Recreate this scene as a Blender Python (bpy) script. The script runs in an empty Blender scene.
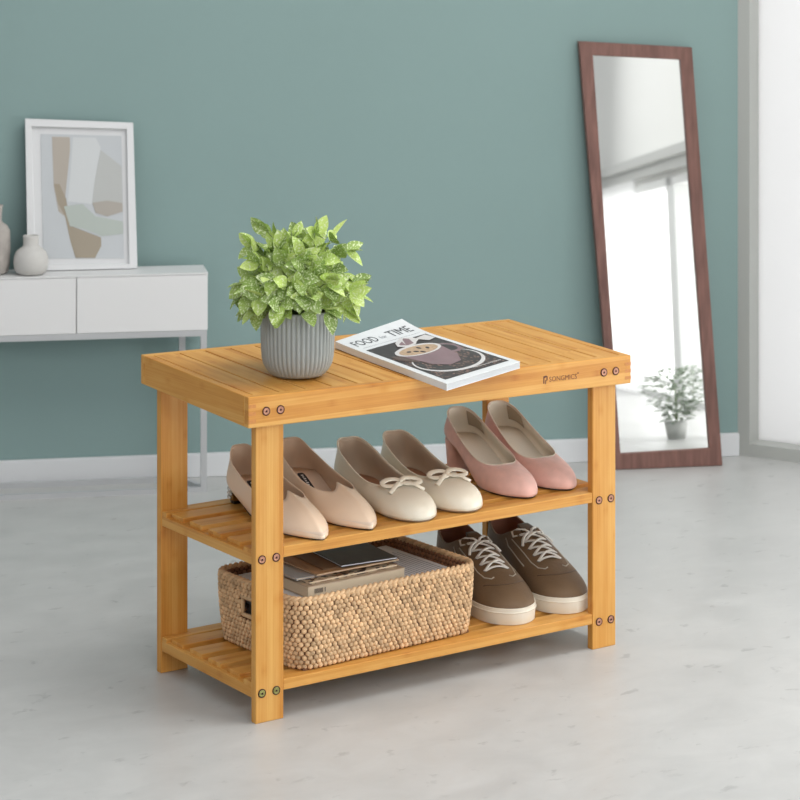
import bpy, bmesh, math, random
from mathutils import Vector, Matrix, Euler
from mathutils.bvhtree import BVHTree
random.seed(7)
PI = math.pi
scene = bpy.context.scene
COL = scene.collection

# ------------------------------------------------------------------ materials
def new_mat(name):
    m = bpy.data.materials.new(name); m.use_nodes = True
    nt = m.node_tree; nt.nodes.clear()
    out = nt.nodes.new('ShaderNodeOutputMaterial'); b = nt.nodes.new('ShaderNodeBsdfPrincipled')
    nt.links.new(b.outputs[0], out.inputs[0])
    return m, nt, b
def lin(c):
    f = lambda v: (v/255/12.92) if v/255 <= .04045 else ((v/255+.055)/1.055)**2.4
    return (f(c[0]), f(c[1]), f(c[2]), 1)
def node(nt, typ, **kw):
    n = nt.nodes.new(typ)
    for k, v in kw.items():
        if k.startswith('i_'): n.inputs[int(k[2:])].default_value = v
        else: setattr(n, k, v)
    return n
def mat(name, rgb, rough=.5, metal=0, spec=.5, noise=None, bump=None, island=0, sheen=0, coat=0):
    """procedural base: colour with optional noise mottling (scale, amount) and bump (scale, strength)"""
    m, nt, b = new_mat(name)
    c = lin(rgb)
    b.inputs['Base Color'].default_value = c; b.inputs['Roughness'].default_value = rough
    b.inputs['Metallic'].default_value = metal; b.inputs['Specular IOR Level'].default_value = spec
    if coat: b.inputs['Coat Weight'].default_value = coat; b.inputs['Coat Roughness'].default_value = .25
    if sheen: b.inputs['Sheen Weight'].default_value = sheen; b.inputs['Sheen Roughness'].default_value = .5
    tc = node(nt, 'ShaderNodeTexCoord')
    last = None
    if noise:
        n = node(nt, 'ShaderNodeTexNoise'); n.inputs['Scale'].default_value = noise[0]; n.inputs['Detail'].default_value = 5
        nt.links.new(tc.outputs['Object'], n.inputs['Vector'])
        r = node(nt, 'ShaderNodeMapRange'); r.inputs[1].default_value = .25; r.inputs[2].default_value = .75
        r.inputs[3].default_value = 1-noise[1]; r.inputs[4].default_value = 1+noise[1]
        nt.links.new(n.outputs['Fac'], r.inputs[0]); last = r.outputs[0]
    if island:
        g = node(nt, 'ShaderNodeNewGeometry')
        r = node(nt, 'ShaderNodeMapRange'); r.inputs[3].default_value = 1-island; r.inputs[4].default_value = 1+island
        nt.links.new(g.outputs['Random Per Island'], r.inputs[0])
        if last:
            mm = node(nt, 'ShaderNodeMath', operation='MULTIPLY'); nt.links.new(last, mm.inputs[0]); nt.links.new(r.outputs[0], mm.inputs[1]); last = mm.outputs[0]
        else: last = r.outputs[0]
    if last:
        v = node(nt, 'ShaderNodeVectorMath', operation='SCALE'); v.inputs[0].default_value = c[:3]
        nt.links.new(last, v.inputs['Scale']); nt.links.new(v.outputs[0], b.inputs['Base Color'])
    if bump:
        n = node(nt, 'ShaderNodeTexNoise'); n.inputs['Scale'].default_value = bump[0]; n.inputs['Detail'].default_value = 4
        nt.links.new(tc.outputs['Object'], n.inputs['Vector'])
        bp = node(nt, 'ShaderNodeBump'); bp.inputs['Strength'].default_value = bump[1]; bp.inputs['Distance'].default_value = .002
        nt.links.new(n.outputs['Fac'], bp.inputs['Height']); nt.links.new(bp.outputs[0], b.inputs['Normal'])
    return m

def bamboo(name, along, across, across2, tint=1.0, seed=0.0):
    """laminated bamboo: strips across, fine streaks and knuckles along the grain axis"""
    m, nt, b = new_mat(name); L = nt.links.new
    tc = node(nt, 'ShaderNodeTexCoord'); sep = node(nt, 'ShaderNodeSeparateXYZ'); L(tc.outputs['Object'], sep.inputs[0])
    ax = {'X': sep.outputs[0], 'Y': sep.outputs[1], 'Z': sep.outputs[2]}
    A, B, Cc = ax[along], ax[across], ax[across2]
    def M(op, a, bb=None, c=None):
        n = node(nt, 'ShaderNodeMath', operation=op)
        for i, v in enumerate((a, bb, c)):
            if v is None: continue
            if isinstance(v, (int, float)): n.inputs[i].default_value = v
            else: L(v, n.inputs[i])
        return n.outputs[0]
    oi = node(nt, 'ShaderNodeObjectInfo'); rnd = oi.outputs['Random']
    sB = M('FLOOR', M('MULTIPLY', B, 105.0)); sC = M('FLOOR', M('MULTIPLY', Cc, 105.0))
    ident = M('ADD', M('ADD', M('MULTIPLY', sB, 3.17), M('MULTIPLY', sC, 7.31)), M('ADD', M('MULTIPLY', rnd, 57.0), seed))
    wn = node(nt, 'ShaderNodeTexWhiteNoise', noise_dimensions='1D'); L(ident, wn.inputs['W'])
    strip = wn.outputs['Value']
    # streaks
    comb = node(nt, 'ShaderNodeCombineXYZ')
    L(M('MULTIPLY', A, 6.0), comb.inputs[0]); L(M('MULTIPLY', B, 420.0), comb.inputs[1]); L(M('ADD', M('MULTIPLY', Cc, 420.0), M('MULTIPLY', rnd, 90.0)), comb.inputs[2])
    nz = node(nt, 'ShaderNodeTexNoise'); nz.inputs['Scale'].default_value = 1; nz.inputs['Detail'].default_value = 3; L(comb.outputs[0], nz.inputs['Vector'])
    comb2 = node(nt, 'ShaderNodeCombineXYZ')
    L(M('MULTIPLY', A, 9.0), comb2.inputs[0]); L(M('MULTIPLY', B, 40.0), comb2.inputs[1]); L(M('ADD', M('MULTIPLY', Cc, 40.0), M('MULTIPLY', rnd, 30.0)), comb2.inputs[2])
    nz2 = node(nt, 'ShaderNodeTexNoise'); nz2.inputs['Scale'].default_value = 1; nz2.inputs['Detail'].default_value = 4; L(comb2.outputs[0], nz2.inputs['Vector'])
    # knuckles
    ph = M('FRACT', M('ADD', M('MULTIPLY', A, 3.1), M('MULTIPLY', strip, 13.7)))
    kn = M('SUBTRACT', 1.0, M('SMOOTH_MIN', M('MULTIPLY', M('ABSOLUTE', M('SUBTRACT', ph, .5)), 26.0), 1.0, .3))
    kn = M('MAXIMUM', kn, 0.0)
    f = M('ADD', M('ADD', M('MULTIPLY', strip, .30), M('MULTIPLY', nz.outputs['Fac'], .45)), M('MULTIPLY', nz2.outputs['Fac'], .45))
    f = M('SUBTRACT', f, M('MULTIPLY', kn, .12))
    cr = node(nt, 'ShaderNodeValToRGB'); L(f, cr.inputs[0])
    e = cr.color_ramp.elements; e[0].position = .22; e[0].color = lin([v*tint for v in (178, 108, 40)]); e[1].position = .9; e[1].color = lin([v*tint for v in (222, 172, 97)])
    x = e.new(.52); x.color = lin([v*tint for v in (205, 145, 67)])
    L(cr.outputs[0], b.inputs['Base Color']); b.inputs['Roughness'].default_value = .42; b.inputs['Specular IOR Level'].default_value = .35
    bp = node(nt, 'ShaderNodeBump'); bp.inputs['Strength'].default_value = .08; bp.inputs['Distance'].default_value = .001
    L(nz.outputs['Fac'], bp.inputs['Height']); L(bp.outputs[0], b.inputs['Normal'])
    return m
BX = bamboo('bamboo_grain_x', 'X', 'Y', 'Z'); BY = bamboo('bamboo_grain_y', 'Y', 'X', 'Z'); BZ = bamboo('bamboo_grain_z', 'Z', 'X', 'Y')
BEND = mat('bamboo_end_grain', (196, 130, 66), .55, noise=(300, .12))

# ------------------------------------------------------------------ mesh helpers
def obj(name, bm, mats, parent=None, smooth=False, bevel=0, bseg=2, auto=None):
    me = bpy.data.meshes.new(name); bm.normal_update(); bm.to_mesh(me); bm.free()
    for m in (mats if isinstance(mats, (list, tuple)) else [mats]): me.materials.append(m)
    o = bpy.data.objects.new(name, me); COL.objects.link(o)
    if parent is not None: o.parent = parent
    if smooth: me.polygons.foreach_set('use_smooth', [True]*len(me.polygons))
    if bevel:
        md = o.modifiers.new('bevel', 'BEVEL'); md.width = bevel; md.segments = bseg; md.limit_method = 'ANGLE'; md.angle_limit = math.radians(35)
        md.harden_normals = False
    return o
def thing(name, label, cat, loc=(0, 0, 0), rotz=0, group=None):
    o = bpy.data.objects.new(name, None); COL.objects.link(o); o.empty_display_size = .05
    o.location = loc; o.rotation_euler = (0, 0, rotz)
    return tag(o, label, cat, group)
def tag(o, label, cat, group=None):
    o['label'] = label; o['category'] = cat
    if group: o['group'] = group
    return o
def structure(o): o['kind'] = 'structure'; return o
def box(bm, x0, x1, y0, y1, z0, z1, mi=0, M=None):
    vs = [bm.verts.new((x, y, z)) for x in (x0, x1) for y in (y0, y1) for z in (z0, z1)]
    if M is not None:
        for v in vs: v.co = M @ v.co
    for q in ((0, 1, 3, 2), (4, 6, 7, 5), (0, 4, 5, 1), (2, 3, 7, 6), (0, 2, 6, 4), (1, 5, 7, 3)):
        f = bm.faces.new([vs[i] for i in q]); f.material_index = mi
    return vs
def ngon(bm, pts, mi=0):
    f = bm.faces.new([bm.verts.new(p) for p in pts]); f.material_index = mi; return f
def prism(bm, pts, off, mi=0):
    """closed prism from loop of 3D points and offset vector"""
    off = Vector(off); a = [bm.verts.new(p) for p in pts]; b = [bm.verts.new(Vector(p)+off) for p in pts]
    n = len(a)
    f = bm.faces.new(a); f.material_index = mi; f = bm.faces.new(b[::-1]); f.material_index = mi
    for i in range(n):
        f = bm.faces.new((a[i], b[i], b[(i+1) % n], a[(i+1) % n])); f.material_index = mi
def lathe(bm, prof, n=48, mi=0, center=(0, 0, 0), rfun=None):
    cx, cy, cz = center; rings = []
    for r, z in prof:
        rings.append([bm.verts.new((cx+(rfun(r, z, 2*PI*i/n) if rfun else r)*math.cos(2*PI*i/n), cy+(rfun(r, z, 2*PI*i/n) if rfun else r)*math.sin(2*PI*i/n), cz+z)) for i in range(n)])
    for a, b in zip(rings, rings[1:]):
        for i in range(n):
            f = bm.faces.new((a[i], a[(i+1) % n], b[(i+1) % n], b[i])); f.material_index = mi
    return rings
def tube(bm, pts, r, seg=8, mi=0, flat=1.0, cap=True, up=Vector((0, 0, 1)), closed=False):
    """swept round or flattened tube; r may be a list"""
    pts = [Vector(p) for p in pts]; n = len(pts); rings = []
    for i, p in enumerate(pts):
        if closed: t = pts[(i+1) % n]-pts[i-1]
        else: t = pts[min(i+1, n-1)]-pts[max(i-1, 0)]
        t.normalize(); s = t.cross(up)
        if s.length < 1e-4: s = t.cross(Vector((1, 0, 0)))
        s.normalize(); u = s.cross(t)
        rr = r[i] if isinstance(r, (list, tuple)) else r
        rings.append([bm.verts.new(p+s*rr*math.cos(2*PI*k/seg)+u*rr*flat*math.sin(2*PI*k/seg)) for k in range(seg)])
    m = n if closed else n-1
    for i in range(m):
        a, b = rings[i], rings[(i+1) % n]
        for k in range(seg):
            f = bm.faces.new((a[k], a[(k+1) % seg], b[(k+1) % seg], b[k])); f.material_index = mi; f.smooth = True
    if cap and not closed:
        f = bm.faces.new(rings[0][::-1]); f.material_index = mi; f = bm.faces.new(rings[-1]); f.material_index = mi
def catmull(ks, t, closed=True):
    """ks: list of tuples, t in [0,len)"""
    n = len(ks); i = int(math.floor(t)); u = t-i
    g = (lambda j: ks[j % n]) if closed else (lambda j: ks[max(0, min(n-1, j))])
    p0, p1, p2, p3 = g(i-1), g(i), g(i+1), g(i+2)
    return tuple(.5*((2*b)+(c-a)*u+(2*a-5*b+4*c-d)*u*u+(3*b-a-3*c+d)*u**3) for a, b, c, d in zip(p0, p1, p2, p3))
def smoothstep(a, b, x):
    t = max(0, min(1, (x-a)/(b-a))); return t*t*(3-2*t)
def text_mesh(s, size, extrude=.0003):
    cu = bpy.data.curves.new('lettering', 'FONT'); cu.body = s; cu.size = size; cu.extrude = extrude; cu.resolution_u = 3
    o = bpy.data.objects.new('tmp', cu); COL.objects.link(o)
    dg = bpy.context.evaluated_depsgraph_get(); me = bpy.data.meshes.new_from_object(o.evaluated_get(dg))
    bm = bmesh.new(); bm.from_mesh(me); bpy.data.objects.remove(o); bpy.data.curves.remove(cu); bpy.data.meshes.remove(me)
    return bm

# ------------------------------------------------------------------ camera
CAM = Vector((-1.7172, -2.8769, 1.1297)); YAW = .6004; F = 2432.0; HOR = -91.9
cd = bpy.data.cameras.new('camera'); cam = bpy.data.objects.new('camera', cd); COL.objects.link(cam)
cam.location = CAM; cam.rotation_euler = (PI/2, 0, -YAW)
cd.sensor_width = 36; cd.lens = F/800*36; cd.shift_y = -(400-HOR)/800
cd.dof.use_dof = True; cd.dof.focus_distance = 3.6; cd.dof.aperture_fstop = 10.5
cd.clip_start = .05
scene.camera = cam

# ------------------------------------------------------------------ bench
LEN, DEP = .6818, .3100
def zt(x, y): return .4568-.0184*(x-.341)+.0398*(y-.16)   # height of the seat surface
bench = thing('shoe_bench', 'light bamboo two-shelf shoe bench holding shoes and a basket on concrete floor', 'bench')
def slab_box(bm, x0, x1, y0, y1, d0, d1, mi=0):
    """box hung under the seat surface: d0..d1 measured down from it"""
    vs = box(bm, x0, x1, y0, y1, 0, 1, mi)
    for v in vs: v.co.z = zt(v.co.x, v.co.y)-(d0 if v.co.z > .5 else d1)
AP = .0429; TH = .0125
bm = bmesh.new(); slab_box(bm, 0, LEN, 0, TH, 0, AP)
# finger joints at the corners (end grain of the side aprons)
fa = obj('front_apron', bm, BX, bench, bevel=.0012)
for cx0, cx1 in ((.0002, .012), (LEN-.012, LEN-.0002)):
    bm = bmesh.new()
    for k in range(3):
        slab_box(bm, cx0, cx1, -.0003, .004, .0105+k*.0105, .0155+k*.0105)
    obj('finger_joint', bm, BEND, fa)
bm = bmesh.new(); slab_box(bm, 0, LEN, DEP-TH, DEP, 0, AP); obj('back_apron', bm, BX, bench, bevel=.0012)
for x0 in (0.0, LEN-.0135):
    bm = bmesh.new(); slab_box(bm, x0, x0+.0135, TH-.0002, DEP-TH+.0002, 0, AP); obj('side_apron', bm, BY, bench, bevel=.0012)
NS = 15; sx0 = .0142; pw = (LEN-2*sx0)/NS
for k in range(NS):
    bm = bmesh.new(); slab_box(bm, sx0+k*pw+.0014, sx0+(k+1)*pw-.0014, TH-.0005, DEP-TH+.0005, .0003, .0095)
    obj('seat_slat', bm, BY, bench, bevel=.0007)
bm = bmesh.new()   # cleats carrying the slats
slab_box(bm, .0137, LEN-.0137, .11, .128, .0092, .022); obj('seat_rail', bm, BX, bench)
bm = bmesh.new(); slab_box(bm, .0137, LEN-.0137, .19, .208, .0092, .022); obj('seat_rail', bm, BX, bench)
METAL = mat('screw_bronze', (184, 136, 114), .28, .9); METD = mat('screw_recess', (62, 26, 24), .5, .3)
METG = mat('screw_green_brass', (150, 150, 92), .3, .9)
def screw(parent, x, y, z, mm):
    bm = bmesh.new()
    prof = [(0.0001, -.0010), (.0022, -.0011), (.0026, -.0002), (.0036, -.0012), (.0049, -.0012), (.0053, .002)]
    M = Matrix.Translation((x, y, z)) @ Matrix.Rotation(PI/2, 4, 'X')
    lathe(bm, [(r, -h) for r, h in prof], 20, 0)
    lathe(bm, [(.0062, .0001), (.0062, .0012), (.0053, .0015), (.0047, .0001)], 20, 1)
    for k in range(6):   # hex socket
        pass
    bmesh.ops.create_circle(bm, cap_ends=True, radius=.0017, segments=6, matrix=Matrix.Translation((0, 0, .0014)))
    for f in bm.faces:
        if len(f.verts) == 6: f.material_index = 1
    for v in bm.verts: v.co = M @ v.co
    o = obj('screw_head', bm, [mm, METD], parent, smooth=True); return o
LX0, LX1 = (.0196, .0649), (.6169, .6622)
LEGY0, LEGY1 = (.013, .0255), (.2840, .2970)
for fx, (x0, x1) in enumerate((LX0, LX1)):
    for fy, (y0, y1) in enumerate((LEGY0, LEGY1)):
        bm = bmesh.new(); vs = box(bm, x0, x1, y0, y1, 0, 1)
        for v in vs: v.co.z = 0 if v.co.z < .5 else zt(v.co.x, v.co.y)-.0125
        lg = obj('leg', bm, BZ, bench, bevel=.0012)
        ys = y0 if fy == 0 else None
        b1, b2 = (x0+.0098, x0+.0330) if fx == 0 else (x1-.0330, x1-.0098)
        if fy == 0:
            for zz, mm in ((.2264, METAL), (.0412, METG if fx == 0 else METAL)):
                for bx in (b1, b2): screw(lg, bx, y0, zz, mm)
            for bx in (b1-.001, b2-.001): screw(fa, bx, 0, zt(bx, 0)-.0215, METAL)
            bm = bmesh.new(); box(bm, x0+.0003, x1-.0003, TH-.0003, y0+.001, zt(x0, 0)-.05, zt(x0, 0)-.02)
for top, zs in ((.2395, 'upper'), (.0545, 'lower')):
    for x0 in (.0205, LEN-.0205-.0195):
        bm = bmesh.new(); box(bm, x0, x0+.0195, .0256, .2839, top-.0215, top-.0065); obj('shelf_rail', bm, BY, bench, bevel=.001)
    ye = [(.0135, .0490), (.0675, .1030), (.1215, .1570), (.1755, .2110), (.2295, .2650), (.2800, .3085)]
    for k, (y0, y1) in enumerate(ye):
        bm = bmesh.new()
        if k == 0: xa, xb = .0651, .6167; t = .0155; box(bm, xa, xb, y0, y1, top-t, top); box(bm, .0209, .0655, .0257, y1, top-.0125, top-.0002); box(bm, .6163, LEN-.0209, .0257, y1, top-.0125, top-.0002)
        elif k == 5: xa, xb = .0651, .6167; box(bm, xa, xb, .2700, .2965, top-.0125, top); box(bm, .0209, .0655, .2700, .2838, top-.0125, top-.0002); box(bm, .6163, LEN-.0209, .2700, .2838, top-.0125, top-.0002)
        else: box(bm, .0265, LEN-.0265, y0, y1, top-.0125, top)
        obj('shelf_slat', bm, BX, bench, bevel=.0012)
# brand lettering burnt into the front apron
INK = mat('burnt_brown_ink', (96, 52, 30), .6)
bm = text_mesh('SONGMICS', .0105, .0001)
bmesh.ops.recalc_face_normals(bm, faces=bm.faces)
xs = [v.co.x for v in bm.verts]; w = max(xs)
for v in bm.verts: v.co.x = v.co.x*.0530/w+.011
def ring(bm, pts): prism(bm, pts, (0, 0, .0002))
ring(bm, [(.0, -.002, 0), (.0022, -.002, 0), (.0022, .006, 0), (.0060, .0075, 0), (.0060, .0100, 0), (.0, .0090, 0)])
ring(bm, [(.0060, .0095, 0), (.0082, .0085, 0), (.0082, .0030, 0), (.0060, .0015, 0)])
ring(bm, [(.0036, .0035, 0), (.0052, .0035, 0), (.0052, -.0025, 0), (.0036, -.0030, 0)])
for k in range(8):
    a = k*PI/4; 
ring(bm, [(.0662+.0013*math.cos(k*PI/5), .0082+.0013*math.sin(k*PI/5), 0) for k in range(10)])
for v in bm.verts:
    x, y, z = v.co; X = .5120+x*1.0; v.co = (X, -.0001-z, zt(X, 0)-.0262+y)
obj('brand_mark', bm, INK, fa)

# ------------------------------------------------------------------ potted plant
PX, PY = .136, .090; PZ = zt(PX, PY)+.0012
plant = thing('potted_plant', 'bushy light green potted plant in ribbed grey pot on the bench seat', 'plant', (PX, PY, PZ)); plant.scale = (1.07, 1.07, 1.07)
POT = mat('pot_grey_ceramic', (160, 165, 163), .55, noise=(60, .04)); SOIL = mat('soil', (58, 48, 38), .95, noise=(200, .4), bump=(300, .6))
def ribr(r, z, a):
    if z < .005 or z > .0865: return r
    d = min(1, (z-.005)/.006, (.0865-z)/.003+.2)
    return r*(1+.012*d-.060*d*(1-abs(math.sin(a*23)))**1.3)
bm = bmesh.new()
prof = [(.001, 0), (.030, 0), (.0345, .0012), (.0385, .0045), (.0425, .0100), (.0458, .0165), (.0478, .0250), (.0487, .035), (.0493, .055), (.0496, .075), (.0497, .0850), (.0497, .0868), (.0490, .0885), (.0470, .0888), (.0462, .0875), (.0458, .070), (.0455, .050)]
lathe(bm, prof, 460, 0, rfun=lambda r, z, a: ribr(r, z, a) if r > .040 and not (r < .0475 and z > .045) else r)
obj('pot', bm, POT, plant, smooth=True)
bm = bmesh.new(); lathe(bm, [(.0001, .078), (.02, .079), (.0461, .076), (.0461, .070)], 40); obj('soil', bm, SOIL, plant, smooth=True)
# foliage
LEAF, nt, b = new_mat('leaf_speckled_green')
tc = node(nt, 'ShaderNodeTexCoord'); n1 = node(nt, 'ShaderNodeTexNoise'); n1.inputs['Scale'].default_value = 380; n1.inputs['Detail'].default_value = 2
nt.links.new(tc.outputs['Object'], n1.inputs['Vector'])
r1 = node(nt, 'ShaderNodeMapRange'); r1.inputs[1].default_value = .5; r1.inputs[2].default_value = .68; nt.links.new(n1.outputs['Fac'], r1.inputs[0])
g = node(nt, 'ShaderNodeNewGeometry'); cr = node(nt, 'ShaderNodeValToRGB'); nt.links.new(g.outputs['Random Per Island'], cr.inputs[0])
e = cr.color_ramp.elements; e[0].color = lin((134, 160, 78)); e[1].color = lin((196, 216, 120)); x = e.new(.5); x.color = lin((170, 196, 96)); x = e.new(.12); x.color = lin((126, 152, 74))
mx = node(nt, 'ShaderNodeMix', data_type='RGBA'); nt.links.new(r1.outputs[0], mx.inputs[0]); nt.links.new(cr.outputs[0], mx.inputs[6]); mx.inputs[7].default_value = lin((222, 232, 190))
nt.links.new(mx.outputs[2], b.inputs['Base Color']); b.inputs['Roughness'].default_value = .5
b.inputs['Subsurface Weight'].default_value = 0
STEM = mat('plant_stem', (122, 140, 84), .6)
lb = bmesh.new(); sb = bmesh.new()
def leaf(bm, base, d, up, L, W, curl):
    d = d.normalized(); s = d.cross(up).normalized(); u = s.cross(d)
    n = 7; rows = []
    for i in range(n+1):
        t = i/n; w = W*math.sin(PI*min(1, t**.80))**.75 if 0 < t < 1 else 0.0004
        c = base+d*(L*t)+u*(-curl*L*t*t)
        rows.append([bm.verts.new(c+s*w+u*(.30*w)), bm.verts.new(c+s*w*.5+u*.10*w), bm.verts.new(c), bm.verts.new(c-s*w*.5+u*.10*w), bm.verts.new(c-s*w+u*(.30*w))])
    for a, c in zip(rows, rows[1:]):
        for k in range(4):
            f = bm.faces.new((a[k], a[k+1], c[k+1], c[k])); f.smooth = True
rs = random.Random(21)
stems = []
for i in range(34):
    ang = i*2.39996+rs.uniform(-.25, .25); q = ((i+.5)/34)**.55
    reach = .074*q; hgt = .070*math.sqrt(max(0, 1-q*q*.93))+.013
    stems.append((ang, reach, hgt, .5+.5*q))
# taller individual shoots (angle from the camera's right, measured in plan)
cr_ = -YAW
for (rx, ry, h) in ((-.040, .0, .104), (-.022, .02, .090), (.024, -.01, .104), (-.058, .0, .086), (.048, 0, .098), (.062, .01, .078), (-.068, -.01, .036), (.072, .0, .036), (.0, .03, .092), (.012, -.05, .070), (-.03, -.06, .05), (.045, -.055, .045), (-.06, -.045, .03), (.07, -.035, .03),
                    (-.012, -.055, .042), (.020, -.065, .030), (-.045, -.055, .028)):
    X = rx*math.cos(YAW)+ry*math.sin(YAW); Y = -rx*math.sin(YAW)+ry*math.cos(YAW)
    stems.append((math.atan2(Y, X), math.hypot(X, Y), h, .7))
for k_ in range(11):
    stems.append((k_*2*PI/11+.3, .060, .020, .95))
for ang, reach, hgt, ar in stems:
    c, s = math.cos(ang), math.sin(ang); pts = []
    r0 = rs.uniform(.004, .026)
    for k in range(7):
        t = k/6; r = r0+(reach*1.0-r0)*(t**1.35 if reach > .05 else t); z = .078+(hgt+.008)*(1-(1-t)**1.7)
        if ar > .85 and t > .7: z -= .016*(t-.7)/.3*ar
        if r > .044 and z < .094: z = .094
        pts.append(Vector((c*r+rs.uniform(-.001, .001), s*r+rs.uniform(-.001, .001), z)))
    tube(sb, pts, [.0011-.0006*k/6 for k in range(7)], 5)
    for k in range(2, 7):
        p = pts[k]; t = (pts[k]-pts[k-1]).normalized()
        if k == 6:
            leaf(lb, p, t+Vector((rs.uniform(-.3, .3), rs.uniform(-.3, .3), rs.uniform(-.1, .3))), Vector((c*.3, s*.3, 1)), rs.uniform(.024, .033), rs.uniform(.0090, .0115), rs.uniform(0, .3))
        side = Vector((-s, c, 0)).cross(t).cross(t) if k % 2 else Vector((-s, c, 0))
        side = Vector((-s, c, 0)) if k % 2 else Vector((c*.4, s*.4, .6))
        for sg in (1, -1):
            if rs.random() < .30: continue
            d = side*sg+t*.7+Vector((c*.35, s*.35, rs.uniform(-.15, .35)))+Vector((rs.uniform(-.3, .3), rs.uniform(-.3, .3), rs.uniform(-.2, .2)))
            upv = Vector((c*1.0-.55+rs.uniform(-.6, .6), s*1.0-.8+rs.uniform(-.6, .6), .7))
            q = p+d.normalized()*.002
            e_ = q+d.normalized()*.025
            if math.hypot(e_.x, e_.y) < .055 and e_.z < .092: d.z = abs(d.z)+.4
            leaf(lb, q, d, upv, rs.uniform(.022, .031), rs.uniform(.0080, .0108), rs.uniform(-.05, .35))
for v in lb.verts:
    if v.co.z < .0895 and math.hypot(v.co.x, v.co.y) < .053: v.co.z = .0895+(.0895-v.co.z)*.15
obj('stem', sb, STEM, plant, smooth=True)
lo = obj('leaf', lb, LEAF, plant); lo['kind'] = 'stuff'

# ------------------------------------------------------------------ magazine
mag = thing('magazine', 'glossy white magazine with coffee cup cover lying on the bench seat', 'magazine', (.37, .12, zt(.37, .12)))
MO = Vector((.37, .12, zt(.37, .12)))
mA, mB, mC, mD = Vector((.289, .225)), Vector((.462, .300)), Vector((.464, -.006)), Vector((.277, -.083))
def magpt(u, v, h):
    """u across (spine 0 to fore-edge 1), v from top edge 0 to bottom edge 1, h height over the seat"""
    p = mA*(1-u)*(1-v)+mB*u*(1-v)+mC*u*v+mD*(1-u)*v
    lift = .0085*(max(0, 1-v/.30)**2)*(.15+.85*u)
    droop = 0.0
    return Vector((p.x, p.y, zt(p.x, p.y)+.0008+h*(1 if h > .001 else 1)+lift+droop))-MO
PAPER = mat('magazine_paper', (226, 228, 229), .45, noise=(40, .02)); PAGE = mat('page_edges', (206, 209, 211), .7)
def mag_layer(bm, u0, u1, v0, v1, h0, h1, nu=8, nv=20, mi=0):
    G = lambda h: [[bm.verts.new(magpt(u0+(u1-u0)*i/nu, v0+(v1-v0)*j/nv, h)) for i in range(nu+1)] for j in range(nv+1)]
    a, b = G(h0), G(h1)
    for g, fl in ((a, 0), (b, 1)):
        for j in range(nv):
            for i in range(nu):
                q = [g[j][i], g[j][i+1], g[j+1][i+1], g[j+1][i]]
                f = bm.faces.new(q if not fl else q[::-1]); f.material_index = mi
    for j in range(nv):
        for i in (0, nu):
            f = bm.faces.new((a[j][i], a[j+1][i], b[j+1][i], b[j][i])); f.material_index = mi
    for i in range(nu):
        for j in (0, nv):
            f = bm.faces.new((a[j][i], b[j][i], b[j][i+1], a[j][i+1])); f.material_index = mi
bm = bmesh.new()
for k in range(5):
    e = .004*rs.random(); mag_layer(bm, .0, 1-e, .002*rs.random(), 1-e, .0004+k*.0017, .0004+k*.0017+.0014)
obj('pages', bm, PAGE, mag)
bm = bmesh.new(); mag_layer(bm, -.004, 1.0, -.001, 1.001, .0090, .0096); mag_layer(bm, -.004, 1.0, -.001, 1.001, -.0002, .0003)
mag_layer(bm, -.010, -.003, -.001, 1.001, -.0002, .0096, nu=1)
cover = obj('cover', bm, PAPER, mag)
DK = mat('print_dark_brown', (64, 54, 54), .4, noise=(90, .3)); MAUVE = mat('print_mauve', (138, 112, 116), .4, noise=(30, .12)); CREAM = mat('print_cream', (216, 212, 210), .4, noise=(60, .05))
BEAN = mat('print_bean_brown', (128, 102, 92), .4, island=.5); TXT = mat('print_grey_text', (78, 80, 84), .5); LTX = mat('print_light_grey_text', (160, 162, 166), .5); FOAM = mat('print_foam', (190, 160, 130), .4, noise=(200, .25))
TOPH = .0098
def flatpoly(bm, uvs, mi, lay):
    ngon(bm, [magpt(u, v, TOPH+lay*.00012) for u, v in uvs], mi)
def ell(cu, cv, ru, rv, a=0, n=24, t0=0, t1=2*PI):
    return [(cu+ru*math.cos(t)*math.cos(a)-rv*math.sin(t)*math.sin(a), cv+ru*math.cos(t)*math.sin(a)*.72+rv*math.sin(t)*math.cos(a)*.72) for t in [t0+(t1-t0)*k/n for k in range(n)]]
bm = bmesh.new()
nv = 16
for j in range(nv):   # dark picture field
    v0 = .245+(.945-.245)*j/nv; v1 = .245+(.945-.245)*(j+1)/nv
    flatpoly(bm, [(.06, v0), (.06, v1), (.94, v1), (.94, v0)], 0, 0)
prs = random.Random(3)
for k in range(420):   # scattered coffee beans
    u, v = prs.uniform(.08, .92), prs.uniform(.47, .93)
    if v > .62 or u > .60 or u < .3: flatpoly(bm, ell(u, v, .016, .011, prs.uniform(0, 3), 7), 3, 1)
def bandpoly(cu, cv, r0, r1, v0, a0, a1, n=26):
    pass
flatpoly(bm, ell(.50, .70, .41, .27, 0, 40), 2, 2)           # saucer rim
flatpoly(bm, ell(.50, .69, .385, .245, 0, 40), 0, 3)
for k in range(120):
    a = prs.uniform(0, 2*PI); r = prs.uniform(.45, .96)
    flatpoly(bm, ell(.50+.37*r*math.cos(a), .69+.24*r*math.sin(a)*.72, .015, .011, prs.uniform(0, 3), 7), 3, 4)
flatpoly(bm, ell(.76, .53, .15, .13, .3, 24), 1, 5); flatpoly(bm, ell(.76, .53, .11, .09, .3, 24), 0, 6)   # handle
flatpoly(bm, [(.20, .49), (.27, .70), (.40, .78), (.58, .76), (.70, .66), (.78, .45), (.5, .42)], 1, 7)   # cup side
flatpoly(bm, ell(.48, .45, .30, .125, 0, 30), 2, 8); flatpoly(bm, ell(.48, .455, .255, .098, 0, 30), 5, 9)
for u, v in ((.35, .45), (.42, .47), (.52, .43), (.60, .46), (.47, .50)): flatpoly(bm, ell(u, v, .03, .02, u*9, 8), 0, 10)
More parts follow.
